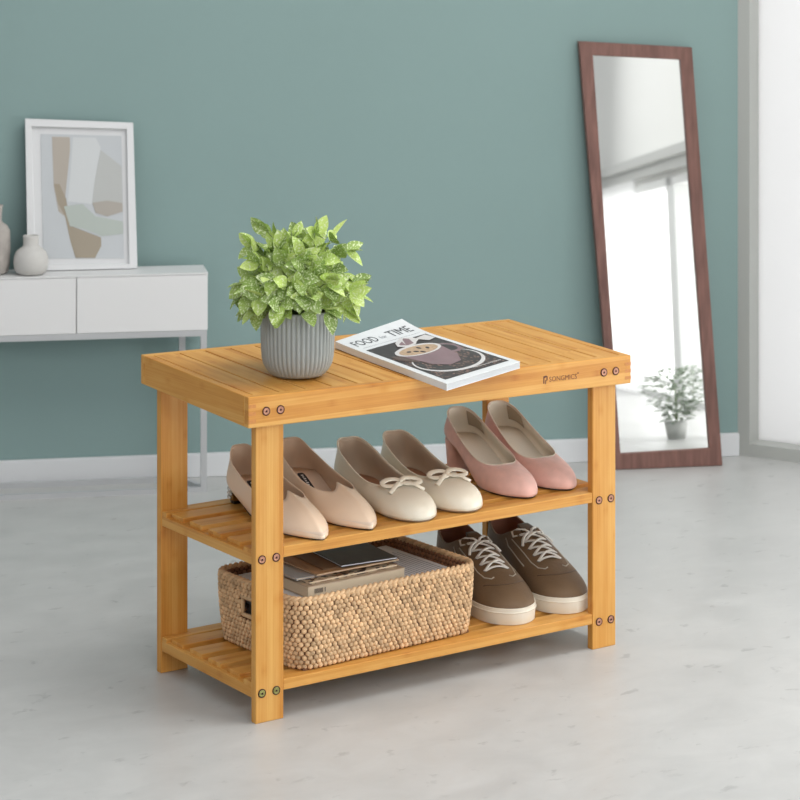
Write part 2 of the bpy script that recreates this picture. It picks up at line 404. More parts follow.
flatpoly(bm, [(.44, .27), (.60, .215), (.72, .25), (.74, .30), (.66, .33), (.60, .36), (.46, .37), (.38, .33)], 2, 8.5)   # cream jug
flatpoly(bm, [(.47, .28), (.62, .235), (.66, .26), (.60, .34), (.50, .35), (.43, .32)], 1, 9.5)
flatpoly(bm, [(.70, .28), (.90, .26), (.92, .34), (.80, .36)], 2, 8.2)
flatpoly(bm, [(.10, .44), (.22, .47), (.27, .60), (.20, .62), (.09, .52)], 3, 5.5)
for k in range(22):   # small print in the lower corner
    u = .50+k*.018; flatpoly(bm, [(u, .905), (u+.010, .905), (u+.010, .912+.003*(k % 3)), (u, .912+.003*(k % 3))], 2, 11)
for k in range(40):
    u = .08+k*.021; flatpoly(bm, [(u, .205), (u+.015, .205), (u+.015, .209), (u, .209)], 4, 1)
obj('cover_picture', bm, [DK, MAUVE, CREAM, BEAN, LTX, FOAM], mag)
for s_, size, u0, wid, vb, mt in (('FOOD', .1, .07, .33, .165, TXT), ('for', .06, .44, .10, .150, LTX), ('TIME', .1, .58, .33, .165, TXT)):
    bm = text_mesh(s_, 1, 0); xs = [v.co.x for v in bm.verts]; ys = [v.co.y for v in bm.verts]
    w = max(xs)-min(xs); hh = max(ys)-min(ys); sv = .085 if mt is TXT else .04
    for v in bm.verts: v.co = magpt(u0+(v.co.x-min(xs))/w*wid, vb-(v.co.y-min(ys))/hh*sv, TOPH+.0002)
    obj('title_lettering', bm, mt, mag)

# ------------------------------------------------------------------ shoes
def loopfn(knots):
    """knots for the +y half from heel (first) to toe tip (last); returns closed loop eval, t 0 heel .. .5 tip .. 1"""
    half = knots; n = len(half)-1
    full = list(half)+[tuple([k[0], -k[1]]+list(k[2:])) for k in half[-2:0:-1]]
    return lambda t: catmull(full, t*2*n)
def shoe_upper(P, Q, prof, N=128, M=16, end=1.0):
    rings = []
    for i in range(N):
        t = i/N; p = Vector(P(t)); q = Vector(Q(t)[:3]); k1, k2, k3, ob = prof(t)
        t2 = (i+.5)/N; a = Vector(P(t+.004)); b = Vector(P(t-.004)); tan = (a-b); tan.z = 0
        out = Vector((tan.y, -tan.x, 0)); out.normalize()
        if out.dot(Vector((p.x-.12, p.y, 0))) < 0 and abs(p.y) > .01: out = -out
        if abs(p.y) <= .01: out = Vector((1 if p.x > .1 else -1, out.y*0, 0))
        c1 = p+out*ob+Vector((0, 0, k1)); pq = p-q; pq.z = 0
        c2 = q+pq*k2+Vector((0, 0, k3))
        col = []
        for j in range(M+1):
            s = j/M; col.append(p*(1-s)**3+c1*3*s*(1-s)**2+c2*3*s*s*(1-s)+q*s**3)
        rings.append(col)
    return rings
def grid_obj(name, rings, m, parent, closed=True, thick=0, mats2=None):
    bm = bmesh.new(); V = [[bm.verts.new(p) for p in c] for c in rings]; n = len(V)
    for i in range(n if closed else n-1):
        a, b = V[i], V[(i+1) % n]
        for j in range(len(a)-1):
            f = bm.faces.new((a[j], a[j+1], b[j+1], b[j])); f.smooth = True
    bmesh.ops.recalc_face_normals(bm, faces=bm.faces)
    # make normals point outward
    c = sum((v.co for v in bm.verts), Vector())/len(bm.verts); s = sum((f.normal.dot(f.calc_center_median()-c) for f in bm.faces))
    if s < 0: bmesh.ops.reverse_faces(bm, faces=bm.faces)
    o = obj(name, bm, [m]+([mats2] if mats2 else []), parent, smooth=True)
    if thick:
        md = o.modifiers.new('thick', 'SOLIDIFY'); md.thickness = thick; md.offset = -1; md.use_rim = True
        if mats2: md.material_offset = 1; md.material_offset_rim = 0
    return o
def strip_fill(bm, loop, mi=0, flip=False):
    """fill symmetrical loop (heel first, tip at half) by bridging left-right"""
    n = len(loop); h = n//2
    V = [bm.verts.new(p) for p in loop]; prev = None
    K = 6
    rows = []
    for i in range(0, h+1):
        a = V[i]; b = V[-i % n] if i not in (0, h) else V[i]
        rows.append((a, b))
    for i in range(h):
        (a, b), (c, d) = rows[i], rows[i+1]
        vs = []
        for v in ((a, c, d, b) if not flip else (b, d, c, a)):
            if v not in vs: vs.append(v)
        f = bm.faces.new(vs); f.material_index = mi; f.smooth = True
    return V
def slab_from_loop(name, P, z0f, z1f, inset0, inset1, m, parent, N=96, mid=None, smooth=True, bevel=0):
    """sole/insole: closed solid between two z functions following the plan loop P"""
    bm = bmesh.new()
    def L(zf, ins):
        out = []
        for i in range(N):
            p = Vector(P(i/N)); c = Vector((max(.03, min(p.x, P(.5)[0]-.03)), 0, 0)); d = Vector((p.x-c.x, p.y, 0)); ln = d.length
            q = c+d*((ln-ins)/ln if ln > 1e-6 else 1); out.append(Vector((q.x, q.y, zf(q.x, p))))
        return out
    A, B = L(z0f, inset0), L(z1f, inset1)
    a = strip_fill(bm, A, flip=True); b = strip_fill(bm, B)
    for i in range(N):
        f = bm.faces.new((a[i], a[(i+1) % N], b[(i+1) % N], b[i])); f.smooth = smooth
    bmesh.ops.recalc_face_normals(bm, faces=bm.faces)
    return obj(name, bm, m, parent, bevel=bevel)

def place(name, label, cat, heel, toe, z, group):
    h, t = Vector(heel), Vector(toe); d = t-h
    return thing(name, label, cat, (h.x, h.y, z), math.atan2(d.y, d.x), group), d.length

# ---- materials
NUDE = mat('nude_leather', (238, 213, 187), .38, noise=(25, .03), bump=(500, .08), coat=.15); NUDEL = mat('nude_lining', (200, 172, 146), .6, noise=(20, .06)); INS = mat('nude_insole', (226, 204, 184), .6)
IVORY = mat('ivory_leather', (234, 225, 206), .4, noise=(20, .04), bump=(350, .12), coat=.15); IVL = mat('ivory_lining', (196, 178, 156), .65, noise=(30, .06)); TANI = mat('tan_insole', (176, 130, 100), .6)
PINK = mat('rose_suede', (224, 178, 166), .85, noise=(55, .10), sheen=.35, bump=(900, .1)); PINKL = mat('beige_lining', (226, 216, 198), .6, noise=(30, .05)); PINKI = mat('pale_insole', (228, 224, 212), .6)
SOLE = mat('dark_sole', (60, 52, 46), .6); TANSOLE = mat('tan_sole', (150, 130, 108), .6)
GOLD = mat('heel_metal', (170, 160, 140), .2, 1); CRYS = mat('heel_crystal', (205, 205, 200), .12, .6, island=.4); BLK = mat('black_label', (28, 30, 38), .5); WHT = mat('white_print', (220, 220, 220), .5); BLKP = mat('black_plastic', (24, 24, 24), .35)

# every knot: P = (x, y, z)   Q = (x, y, z)
def build_flat(label, heel, toe):
    t, L = place('pointed_flat', label, 'shoe', heel, toe, .2403, 'nude pointed flats on the upper shelf')
    k = L/.25
    zf = lambda x: .002+.025*smoothstep(.105*k, .03*k, x)
    def S(l): return [(a*k, b, c) for a, b, c in l]
    P = loopfn([(x, y, zf(x)) for x, y, _ in S([(0.004, 0, 0), (.009, .015, 0), (.03, .0285, 0), (.07, .0300, 0), (.115, .0330, 0), (.160, .0405, 0), (.200, .0345, 0), (.230, .0200, 0), (.245, .0075, 0), (.250, 0, 0)])])
    Q = loopfn(S([(0.010, 0, .0840), (.013, .0150, .0815), (.032, .0265, .0660), (.070, .0310, .0520), (.105, .0330, .0430), (.140, .0310, .0390), (.160, .0230, .0385), (.168, .0140, .0400), (.160, .0060, .0440), (.152, 0, .0475)]))
    def prof(tt):
        u = 1-abs(2*tt-1); w = smoothstep(.45, .80, u); p = Vector(P(tt)); q = Vector(Q(tt)); h = q.z-p.z
        return (.30*h*(1-w)+.0150*w, .02*(1-w)+.55*w, -.42*h*(1-w)-.008*w, .0070*(1-w)+.0020*w)
    R = shoe_upper(P, Q, prof)
    up = grid_obj('upper', R, NUDE, t, thick=.0014, mats2=NUDEL)
    slab_from_loop('insole', P, lambda x, p: zf(x)+.0005, lambda x, p: zf(x)+.0090, .001, .0008, INS, t)
    slab_from_loop('sole', P, lambda x, p: max(0, zf(x)-.0025), lambda x, p: zf(x)+.0008, .002, .0002, SOLE, t)
    # faceted crystal heel
    bm = bmesh.new(); N = 20
    hl = [(.004+.0*k, 0)]
    def hp(a, s): return Vector((.025+.023*math.cos(a)*s, .0225*math.sin(a)*s, 0)) if math.cos(a) < .3 else Vector((.032, .0225*math.sin(a)*s*1.0, 0))
    loops = []
    for z, s in ((0, .86), (.003, .88), (.0045, .88), (.006, .95), (.012, .99), (.018, 1.0), (.0262, 1.0)):
        loops.append([bm.verts.new(hp(2*PI*i/N, s)+Vector((0, 0, z))) for i in range(N)])
    for li, (a, b) in enumerate(zip(loops, loops[1:])):
        for i in range(N):
            f = bm.faces.new((a[i], a[(i+1) % N], b[(i+1) % N], b[i])); f.material_index = 1 if li < 2 else 0
    bm.faces.new(loops[0][::-1]); bm.faces.new(loops[-1])
    for i in range(N):
        for j, z in enumerate((.0085, .0145, .0205)):
            a = 2*PI*(i+.5*(j % 2))/N; q = hp(a, 1.0); q.z = z
            if math.cos(a) < .3:
                bmesh.ops.create_icosphere(bm, subdivisions=1, radius=.0024, matrix=Matrix.Translation(q))
    for f in bm.faces:
        if len(f.verts) == 3: f.material_index = 2
    bmesh.ops.recalc_face_normals(bm, faces=bm.faces)
    obj('heel', bm, [GOLD, BLKP, CRYS], t)
    # brand patch on the insole
    bm = bmesh.new(); rows = []
    for q in range(13):
        x = (.040+.040*q/12)*k; w_ = .0055 if 0 < q < 12 else .0040
        rows.append([bm.verts.new((x, y, zf(x)+h)) for y, h in ((-w_, .0088), (-w_, .0102), (w_, .0102), (w_, .0088))])
    for a, c in zip(rows, rows[1:]):
        for q in range(3): bm.faces.new((a[q], a[q+1], c[q+1], c[q]))
    bm.faces.new(rows[0]); bm.faces.new(rows[-1][::-1]); bmesh.ops.recalc_face_normals(bm, faces=bm.faces)
    lb_ = obj('insole_label', bm, BLK, t)
    bm = bmesh.new()
    for q in range(7):
        x = (.046+q*.0042)*k; box(bm, x, x+.0024, -.0018, .0020-.0010*(q % 2), 0, .1)
    for v in bm.verts: v.co.z = zf(v.co.x)+(.0100 if v.co.z < .05 else .0105)
    obj('label_lettering', bm, WHT, lb_)
    return t
def build_ballet(label, heel, toe):
    t, L = place('ballet_flat', label, 'shoe', heel, toe, .2403, 'ivory ballet flats on the upper shelf')
    k = L/.245
    zf = lambda x: .003+.0065*smoothstep(.10*k, .04*k, x)
    def S(l): return [(a*k, b, c) for a, b, c in l]
    P = loopfn([(x, y, zf(x)) for x, y, _ in S([(0.003, 0, 0), (.007, .0190, 0), (.03, .0295, 0), (.07, .0305, 0), (.115, .0335, 0), (.160, .0405, 0), (.200, .0400, 0), (.228, .0300, 0), (.242, .0140, 0), (.2455, 0, 0)])])
    Q = loopfn(S([(.005, 0, .0695), (.008, .0170, .0685), (.030, .0275, .0590), (.070, .0305, .0455), (.105, .0320, .0375), (.135, .0320, .0345), (.155, .0270, .0345), (.166, .0170, .0360), (.170, .0080, .0368), (.171, 0, .0370)]))
    def prof(tt):
        u = 1-abs(2*tt-1); w = smoothstep(.45, .80, u); p = Vector(P(tt)); q = Vector(Q(tt)); h = q.z-p.z
        return (.32*h*(1-w)+.0230*w, .02*(1-w)+.55*w, -.40*h*(1-w)-.001*w, .0085*(1-w)+.0030*w)
    R = shoe_upper(P, Q, prof)
    up = grid_obj('upper', R, IVORY, t, thick=.0015, mats2=IVL)
    slab_from_loop('insole', P, lambda x, p: zf(x)+.0005, lambda x, p: zf(x)+.0030, .001, .002, TANI, t)
    slab_from_loop('sole', P, lambda x, p: 0.0, lambda x, p: zf(x)+.0010, .003, .0003, TANSOLE, t)
    bm = bmesh.new(); tube(bm, [Vector(Q(i/96))+Vector((0, 0, .0002)) for i in range(96)], .0014, 6, closed=True); obj('topline_binding', bm, IVORY, t, smooth=True)
    # bow: two loops, two tails, knot
    bm = bmesh.new(); bx = .176*k; bz = .0425
    def ribbon(pts, w=.0044, th=.0009): tube(bm, pts, w, 8, flat=.25, up=Vector((.5, 0, 1)))
    for sg in (1, -1):
        lp = []
        for q in range(15):
            a = q/14*2*PI; rr = .0165
            lp.append((bx+math.sin(a)*.0080*sg*-1*sg+.001, sg*(rr*(1-math.cos(a))*.92/1.0), bz+.0035*math.sin(a/2)+.0030*math.sin(a)-.0045*((1-math.cos(a))/2)))
        ribbon(lp)
        ribbon([(bx, 0, bz+.0008), (bx+.007, sg*.008, bz-.0002), (bx+.0160, sg*.0170, bz-.0030), (bx+.0230, sg*.0280, bz-.0095)], .0034)
    bmesh.ops.create_icosphere(bm, subdivisions=2, radius=.0040, matrix=Matrix.Translation((bx, 0, bz+.0006)) @ Matrix.Diagonal((1, 1.1, .8, 1)))
    obj('bow', bm, IVORY, t, smooth=True)
    return t
def build_pump(label, heel, toe):
    t, L = place('block_heel_pump', label, 'shoe', heel, toe, .2403, 'rose suede pumps on the upper shelf')
    k = L/.222
    zf = lambda x: .0025+.0480*smoothstep(.150*k, .020*k, x)
    def S(l): return [(a*k, b, c) for a, b, c in l]
    P = loopfn([(x, y, zf(x)) for x, y, _ in S([(0.004, 0, 0), (.009, .0170, 0), (.028, .0270, 0), (.062, .0285, 0), (.100, .0315, 0), (.140, .0380, 0), (.178, .0358, 0), (.204, .0245, 0), (.218, .0105, 0), (.222, 0, 0)])])
    Q = loopfn(S([(.005, 0, .0945), (.009, .0140, .0930), (.024, .0245, .0850), (.058, .0290, .0670), (.090, .0315, .0520), (.118, .0325, .0420), (.136, .0285, .0370), (.147, .0190, .0360), (.152, .0090, .0365), (.153, 0, .0370)]))
    def prof(tt):
        u = 1-abs(2*tt-1); w = smoothstep(.45, .80, u); p = Vector(P(tt)); q = Vector(Q(tt)); h = q.z-p.z
        return (.32*h*(1-w)+.0180*w, .02*(1-w)+.55*w, -.40*h*(1-w)-.0015*w, .0090*(1-w)+.0025*w)
    R = shoe_upper(P, Q, prof)
    up = grid_obj('upper', R, PINK, t, thick=.0015, mats2=PINKL)
    bm = bmesh.new(); tube(bm, [Vector(Q(i/96))+Vector((0, 0, .0002)) for i in range(96)], .0009, 6, closed=True); obj('topline_binding', bm, PINKL, t, smooth=True)
    slab_from_loop('insole', P, lambda x, p: zf(x)+.0005, lambda x, p: zf(x)+.0035, .001, .002, PINKI, t)
    slab_from_loop('sole', P, lambda x, p: max(0.0, zf(x)-.0025), lambda x, p: zf(x)+.0008, .002, .0002, SOLE, t)
    bm = bmesh.new(); box(bm, .03, .05, -.001, .001, 0, 0.001); bm.clear()
    # heel grip pads inside the counter
    for i0 in (9, 110):
        rows = [[R[(i0+q) % 128][j].lerp(Vector((R[(i0+q) % 128][j].x+.002, 0, R[(i0+q) % 128][j].z)), .085) for j in range(6, 16)] for q in range(10)]
        grid_obj('heel_grip', rows, mat('grip_suede', (176, 160, 138), .9), t, closed=False, thick=.0004)
    bm = bmesh.new(); N = 28; loops = []
    for z, s, xo in ((0, .90, .006), (.002, .91, .0058), (.015, .93, .0050), (.032, .97, .0035), (.045, 1.0, .001), (.0500, 1.0, 0)):
        lp = []
        for i in range(N):
            a = 2*PI*i/N; x = .0255+.0225*math.cos(a)*(1.0); y = .0265*math.sin(a)
            x = min(x, .040)
            lp.append(bm.verts.new((.028+(x-.028)*s+xo*.35, y*s, z if z < .04 else min(z, zf(x)-.0006))))
        loops.append(lp)
    for a, b in zip(loops, loops[1:]):
        for i in range(N): f = bm.faces.new((a[i], a[(i+1) % N], b[(i+1) % N], b[i])); f.smooth = True
    bm.faces.new(loops[0][::-1]); bm.faces.new(loops[-1]); obj('heel', bm, PINK, t)
    return t
build_flat('nude pointed flat with crystal heel, partly behind the front left leg', (.150, .287), (.126, .006))
build_flat('nude pointed flat standing right of the front left leg, fully in view', (.238, .284), (.213, .014))
build_ballet('ivory ballet flat with bow, nearer to the nude flats', (.344, .281), (.301, .010))
build_ballet('ivory ballet flat with bow, nearer to the rose pumps', (.429, .281), (.389, .016))
build_pump('rose suede block heel pump beside the ivory ballet flats', (.547, .278), (.513, .034))
build_pump('rose suede block heel pump nearest the right legs of the bench', (.626, .276), (.593, .040))

# ---- sneakers
BRN = mat('brown_leather', (112, 90, 68), .48, noise=(30, .10), bump=(260, .25), spec=.2); BRD = mat('brown_leather_panel', (86, 68, 52), .42, noise=(30, .10), bump=(260, .2), spec=.3); BRL = mat('sneaker_lining', (122, 76, 56), .7); GRYL = mat('grey_suede_counter', (150, 140, 124), .8, noise=(60, .1))
RUB = mat('cream_rubber', (224, 216, 200), .6, noise=(40, .02)); LACE = mat('white_lace', (222, 218, 210), .8, bump=(900, .5)); PIPE = mat('pale_piping', (178, 170, 156), .7); TIP = mat('lace_tip', (96, 90, 84), .4)
def build_sneaker(label, heel, toe, mir=1):
    t, L = place('leather_sneaker', label, 'shoe', heel, toe, .0552, 'brown sneakers on the lower shelf')
    k = L/.270
    SH = lambda x: .0215+.004*smoothstep(.09, .0, x)
    plan = [(0.003, 0), (.009, .0190), (.032, .0305), (.078, .0325), (.125, .0360), (.172, .0440), (.214, .0450), (.245, .0360), (.263, .0180), (.2685, 0)]
    P0 = loopfn([(a*k, b, .024) for a, b in plan])
    P = lambda tt: (P0(tt)[0], P0(tt)[1], SH(P0(tt)[0]))
    Q = loopfn([(a*k, b, c) for a, b, c in [(.000, 0, .102), (.004, .0165, .1010), (.028, .0285, .0900), (.056, .0320, .0800), (.078, .0310, .0830), (.094, .0270, .0900), (.104, .0200, .0935), (.111, .0110, .0920), (.1135, .005, .0905), (.1140, 0, .0900)]])
    def prof(tt):
        u = 1-abs(2*tt-1); w = smoothstep(.42, .78, u); p = Vector(P(tt)); q = Vector(Q(tt)); h = q.z-p.z
        w2 = smoothstep(.6, 1, u)
        return (.40*h*(1-w)+.0215*w, .04*(1-w)+.46*w, -.32*h*(1-w)-.0290*w, .0060*(1-w)+.0020*w)
    R = shoe_upper(P, Q, prof, N=144, M=22)
    up = grid_obj('upper', R, BRN, t, thick=.0022, mats2=BRL)
    bm = bmesh.new()
    for c in range(len(R)):
        pass
    # raycast surface
    tb = bmesh.new(); V = [[tb.verts.new(p) for p in c] for c in R]
    for i in range(len(V)):
        a, b2 = V[i], V[(i+1) % len(V)]
        for j in range(len(a)-1): tb.faces.new((a[j], a[j+1], b2[j+1], b2[j]))
    bvh = BVHTree.FromBMesh(tb); tb.free(); bm.free()
    def onS(x, y, h=0):
        hit = bvh.ray_cast(Vector((x*k, y, .3)), Vector((0, 0, -1)))
        if hit[0] is None: return Vector((x*k, y, .04+h))
        n = hit[1]; n = n if n.z > 0 else -n
        return hit[0]+n*h
    # rubber cup sole
    slab_from_loop('sole', P0, lambda x, p: 0.0, lambda x, p: SH(x)+.0030, -.0005, -.0020, RUB, t, N=128, bevel=.002)
    slab_from_loop('insole', P0, lambda x, p: SH(x)+.0032, lambda x, p: SH(x)+.0052, .003, .004, BRL, t)
    bm = bmesh.new()
    tube(bm, [Vector((P0(i/128)[0]+(.0016 if P0(i/128)[0] > .2 else (-.0016 if P0(i/128)[0] < .03 else 0)), P0(i/128)[1]*1.04, SH(P0(i/128)[0])-.0035)) for i in range(128)], .0011, 6, closed=True); obj('foxing_line', bm, RUB, t, smooth=True)
    # heel counter patch
    rr = []
    for i in range(-9, 10):
        col = R[i % 144]; rr.append([p+Vector((-.0012 if abs(i) < 5 else -.0003, .0012*(1 if p.y > 0 else -1)*min(1, abs(p.y)/.01), 0)) for p in col[9:]])
    grid_obj('heel_counter', rr, GRYL, t, closed=False)
    # toe cap edge and eyestay outline (stitched piping)
    bm = bmesh.new()
    tube(bm, [onS(.226-.018*(abs(y)/.036)**2, y, .0006) for y in [(-.034+.068*i/24) for i in range(25)]], .0009, 6); obj('toe_seam', bm, BRD, t, smooth=True)
    bm = bmesh.new()
    for sg in (1, -1):
        tube(bm, [onS(x, sg*y, .0005) for x, y in [(.108, .0280), (.130, .0285), (.155, .0290), (.180, .0295), (.198, .0265), (.206, .0180), (.204, .0130)]], .0010, 6)
        pts = [(.078, .0285), (.092, .0300), (.104, .0325), (.125, .0345), (.150, .0370), (.172, .0385)]
        tube(bm, [onS(x, sg*min(y, .0385), .0004) for x, y in pts], .0010, 6)
    obj('seam_piping', bm, PIPE, t, smooth=True)
    # eyestay panels
    for sg in (1, -1):
        rows = []
        for i in range(13):
            x = .108+.086*i/12; rows.append([onS(x, sg*(.0110+.0150*j/4+.002*i/12), .0007) for j in range(5)])
        grid_obj('eyestay', rows, BRD, t, closed=False, thick=.0006)
    # tongue
    rows = []
    for i in range(9):
        s = i/8; x = .135-.045*s; zc = onS(.135, 0, 0).z*(1-s)+.1000*s+.004*math.sin(s*PI)
        rows.append([Vector((x*k, y, zc-.10*abs(y)**1.0*.6-.002*(1-s))) for y in [(-.0135+.027*j/8)*(1-.35*s**3) for j in range(9)]])
    grid_obj('tongue', rows, BRD, t, closed=False, thick=.004)
    # laces
    bm = bmesh.new(); EX = [.116, .134, .152, .169, .185]
    def arc(p, q, lift=.0050):
        out = []
        for i in range(9):
            s = i/8; m = p.lerp(q, s); g_ = onS(m.x/k, m.y, .0018); g_.z += lift*math.sin(PI*s); out.append(g_ if 0 < i < 8 else onS(m.x/k, m.y, .0008))
        tube(bm, out, .0025, 7, flat=.6)
    for i, x in enumerate(EX):
        w_ = .0185+.0020*i/4
        if i < 4:
            arc(onS(x, w_), onS(EX[i+1], -w_-.0005), .0050+.0008*i); arc(onS(x, -w_), onS(EX[i+1], w_+.0005), .0035+.0008*i)
    arc(onS(EX[4], .0200), onS(EX[4], -.0200), .0035)
    for sg in (1, -1):   # tied bow on top, ends dangling
        top = onS(.118, 0, .006)
        l1 = [top+Vector((a, sg*b, c)) for a, b, c in [(0, 0, .002), (-.006, .006, .006), (-.014, .016, .006), (-.016, .024, .002), (-.008, .026, -.003), (.000, .016, -.0005), (0, .004, .001)]]
        tube(bm, l1, .0024, 7, flat=.62)
        l2 = [top+Vector((a, sg*b, c)) for a, b, c in [(0, 0, .002), (.004, .008, .003), (.010, .016, .0005), (.016, .022, -.003), (.024, .0265, -.010)]]
        tube(bm, l2, .0023, 7, flat=.62)
    bmesh.ops.create_icosphere(bm, subdivisions=2, radius=.0040, matrix=Matrix.Translation(onS(.118, 0, .007)))
    obj('laces', bm, LACE, t, smooth=True)
    for x in EX:
        for sg in (1, -1):
            bm = bmesh.new(); bmesh.ops.create_cone(bm, cap_ends=True, segments=12, radius1=.0028, radius2=.0024, depth=.0012, matrix=Matrix.Translation(onS(x, sg*.0195, .0010))); obj('eyelet', bm, TIP, t)
    return t
build_sneaker('brown leather lace-up sneaker beside the woven basket', (.538, .282), (.491, .029))
build_sneaker('brown leather lace-up sneaker nearest the right leg of the bench', (.634, .277), (.595, .029))

# ------------------------------------------------------------------ basket
BC = Vector((.2505, .1370, .0550))
basket = thing('wicker_basket', 'tan woven rectangular basket with handle holes on the lower bench shelf', 'basket', BC, math.radians(3.2))
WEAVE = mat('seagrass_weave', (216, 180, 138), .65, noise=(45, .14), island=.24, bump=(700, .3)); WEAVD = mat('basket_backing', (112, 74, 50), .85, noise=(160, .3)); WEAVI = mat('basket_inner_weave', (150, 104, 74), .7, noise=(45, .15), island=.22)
BH = .1000
def rrect(s, hx, hy, r):
    """point and normal on a rounded rectangle at arc length fraction s"""
    segs = [2*(hx-r), PI/2*r, 2*(hy-r), PI/2*r]*2; T = sum(segs); d = (s % 1)*T
    dirs = [((1, 0), (-(hx-r), -hy)), None, ((0, 1), (hx, -(hy-r))), None, ((-1, 0), (hx-r, hy)), None, ((0, -1), (-hx, hy-r)), None]
    cens = {1: (hx-r, -(hy-r), -PI/2), 3: (hx-r, hy-r, 0), 5: (-(hx-r), hy-r, PI/2), 7: (-(hx-r), -(hy-r), PI)}
    for i, L_ in enumerate(segs):
        if d <= L_+1e-9:
            if i % 2 == 0:
                (dx, dy), (x0, y0) = dirs[i]; return Vector((x0+dx*d, y0+dy*d, 0)), Vector((dy, -dx, 0))
            cx, cy, a0 = cens[i]; a = a0+d/r; return Vector((cx+r*math.cos(a), cy+r*math.sin(a), 0)), Vector((math.cos(a), math.sin(a), 0))
        d -= L_
def bk(s, z, off=0):
    f = z/BH; hx, hy = .1570+.0095*f, .1040+.0050*f
    p, n = rrect(s, hx, hy, .026+.004*f)
    # slightly bowed sides
    p = p+n*(.0025*math.sin(PI*f)+off); return Vector((p.x, p.y, z)), n
def in_handle(p, z, grow=0): return abs(p.x) > .12 and abs(p.y-(.0)) < .030+grow and .052-grow < z < .080+grow
ROWS, COLS = 15, 124
nb = bmesh.new(); ib = bmesh.new()
unit = []
for i in range(4):
    ph = PI*(i+.5)/4-PI/2; unit.append([(math.cos(ph)*math.cos(2*PI*j/7), math.cos(ph)*math.sin(2*PI*j/7), math.sin(ph)) for j in range(7)])
def nub(bm, c, n, w, h, d):
    t = Vector((-n.y, n.x, 0)); rings = [[bm.verts.new(c+t*(a*w)+Vector((0, 0, 1))*(zz*h)+n*(b_*d)) for a, b_, zz in r] for r in unit]
    for a, b in zip(rings, rings[1:]):
        for i in range(7): f = bm.faces.new((a[i], a[(i+1) % 7], b[(i+1) % 7], b[i])); f.smooth = True
    bm.faces.new(rings[0][::-1]); bm.faces.new(rings[-1])
wr = random.Random(5)
for r in range(ROWS):
    z = .0045+r*(BH-.009)/(ROWS-1)
    for c in range(COLS):
        p, n = bk((c+.5*(r % 2)+.12*wr.uniform(-1, 1))/COLS, z)
        if in_handle(p, z, .002): continue
        nub(nb, p, n, .0043, .0040, .0032)
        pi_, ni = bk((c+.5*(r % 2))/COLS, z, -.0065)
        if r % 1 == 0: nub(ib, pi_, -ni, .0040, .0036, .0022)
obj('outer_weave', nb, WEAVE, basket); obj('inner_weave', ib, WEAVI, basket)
bm = bmesh.new(); NC = 132
zs = [0.0, .02, .052, .080, .095, BH-.002]
for o_, fl in ((-.0015, 0), (-.0050, 1)):
    G = [[bm.verts.new(bk(c/NC, z, o_)[0]) for c in range(NC)] for z in zs]
    for j in range(len(zs)-1):
        for c in range(NC):
            mp, _ = bk((c+.5)/NC, (zs[j]+zs[j+1])/2, o_)
            if j == 2 and abs(mp.x) > .12 and abs(mp.y) < .030: continue
            q = (G[j][c], G[j][(c+1) % NC], G[j+1][(c+1) % NC], G[j+1][c]); bm.faces.new(q if not fl else q[::-1])
box(bm, -.150, .150, -.102, .102, 0, .004)
obj('wall_core', bm, WEAVD, basket)
bm = bmesh.new()   # braided rim
for k in range(2):
    pts = []
    for c in range(330):
        a = c/330*2*PI*55+k*PI; p, n = bk(c/330, BH, -.0030); pts.append(p+n*(.0028*math.cos(a))+Vector((0, 0, .0022*math.sin(a))))
    tube(bm, pts, .0030, 6, closed=True)
obj('rim', bm, WEAVE, basket, smooth=True)
for sg in (1, -1):   # wrapped grip above each hole
    bm = bmesh.new()
    for q in range(2):
        zz = .0525 if q == 0 else .0795
        tube(bm, [Vector((sg*(.1570+.0095*zz/BH+.0020), y, zz)) for y in [-.030+.06*i/10 for i in range(11)]], .0032, 6)
    for q in (-.030, .030): tube(bm, [Vector((sg*(.1640), q, z)) for z in (.052, .066, .080)], .0030, 6)
    obj('handle', bm, WEAVE, basket, smooth=True)
# contents
WPAP = mat('white_paper', (222, 224, 228), .6, noise=(30, .04)); BOOKC = mat('book_cover_taupe', (196, 174, 148), .5, noise=(90, .08)); BOOKP = mat('book_edge_cream', (218, 200, 172), .7)
KRAFT = mat('kraft_cover', (172, 134, 98), .6, noise=(120, .06)); KRAFT2 = mat('kraft_cover_dark', (124, 94, 66), .6, noise=(120, .06)); BLKC = mat('black_cover', (58, 56, 54), .4, noise=(70, .3)); SILV = mat('silver_cover', (186, 186, 190), .3, .3)
LEO, nt, b = new_mat('leopard_print'); tc = node(nt, 'ShaderNodeTexCoord'); vo = node(nt, 'ShaderNodeTexVoronoi'); vo.inputs['Scale'].default_value = 160; nt.links.new(tc.outputs['Object'], vo.inputs['Vector'])
cr = node(nt, 'ShaderNodeValToRGB'); cr.color_ramp.interpolation = 'CONSTANT'; nt.links.new(vo.outputs['Color'], cr.inputs[0]); e = cr.color_ramp.elements
e[0].color = lin((60, 42, 32)); e[1].position = .3; e[1].color = lin((196, 176, 148)); x = e.new(.65); x.color = lin((140, 104, 74)); nt.links.new(cr.outputs[0], b.inputs['Base Color'])
def place_flat(name, label, cat, x, y, z, rz, group=None): return thing(name, label, cat, (x, y, z), rz, group)
def sheet_stack(bm, w, d, z0, z1, mi=0): box(bm, 0, w, 0, d, z0, z1, mi)
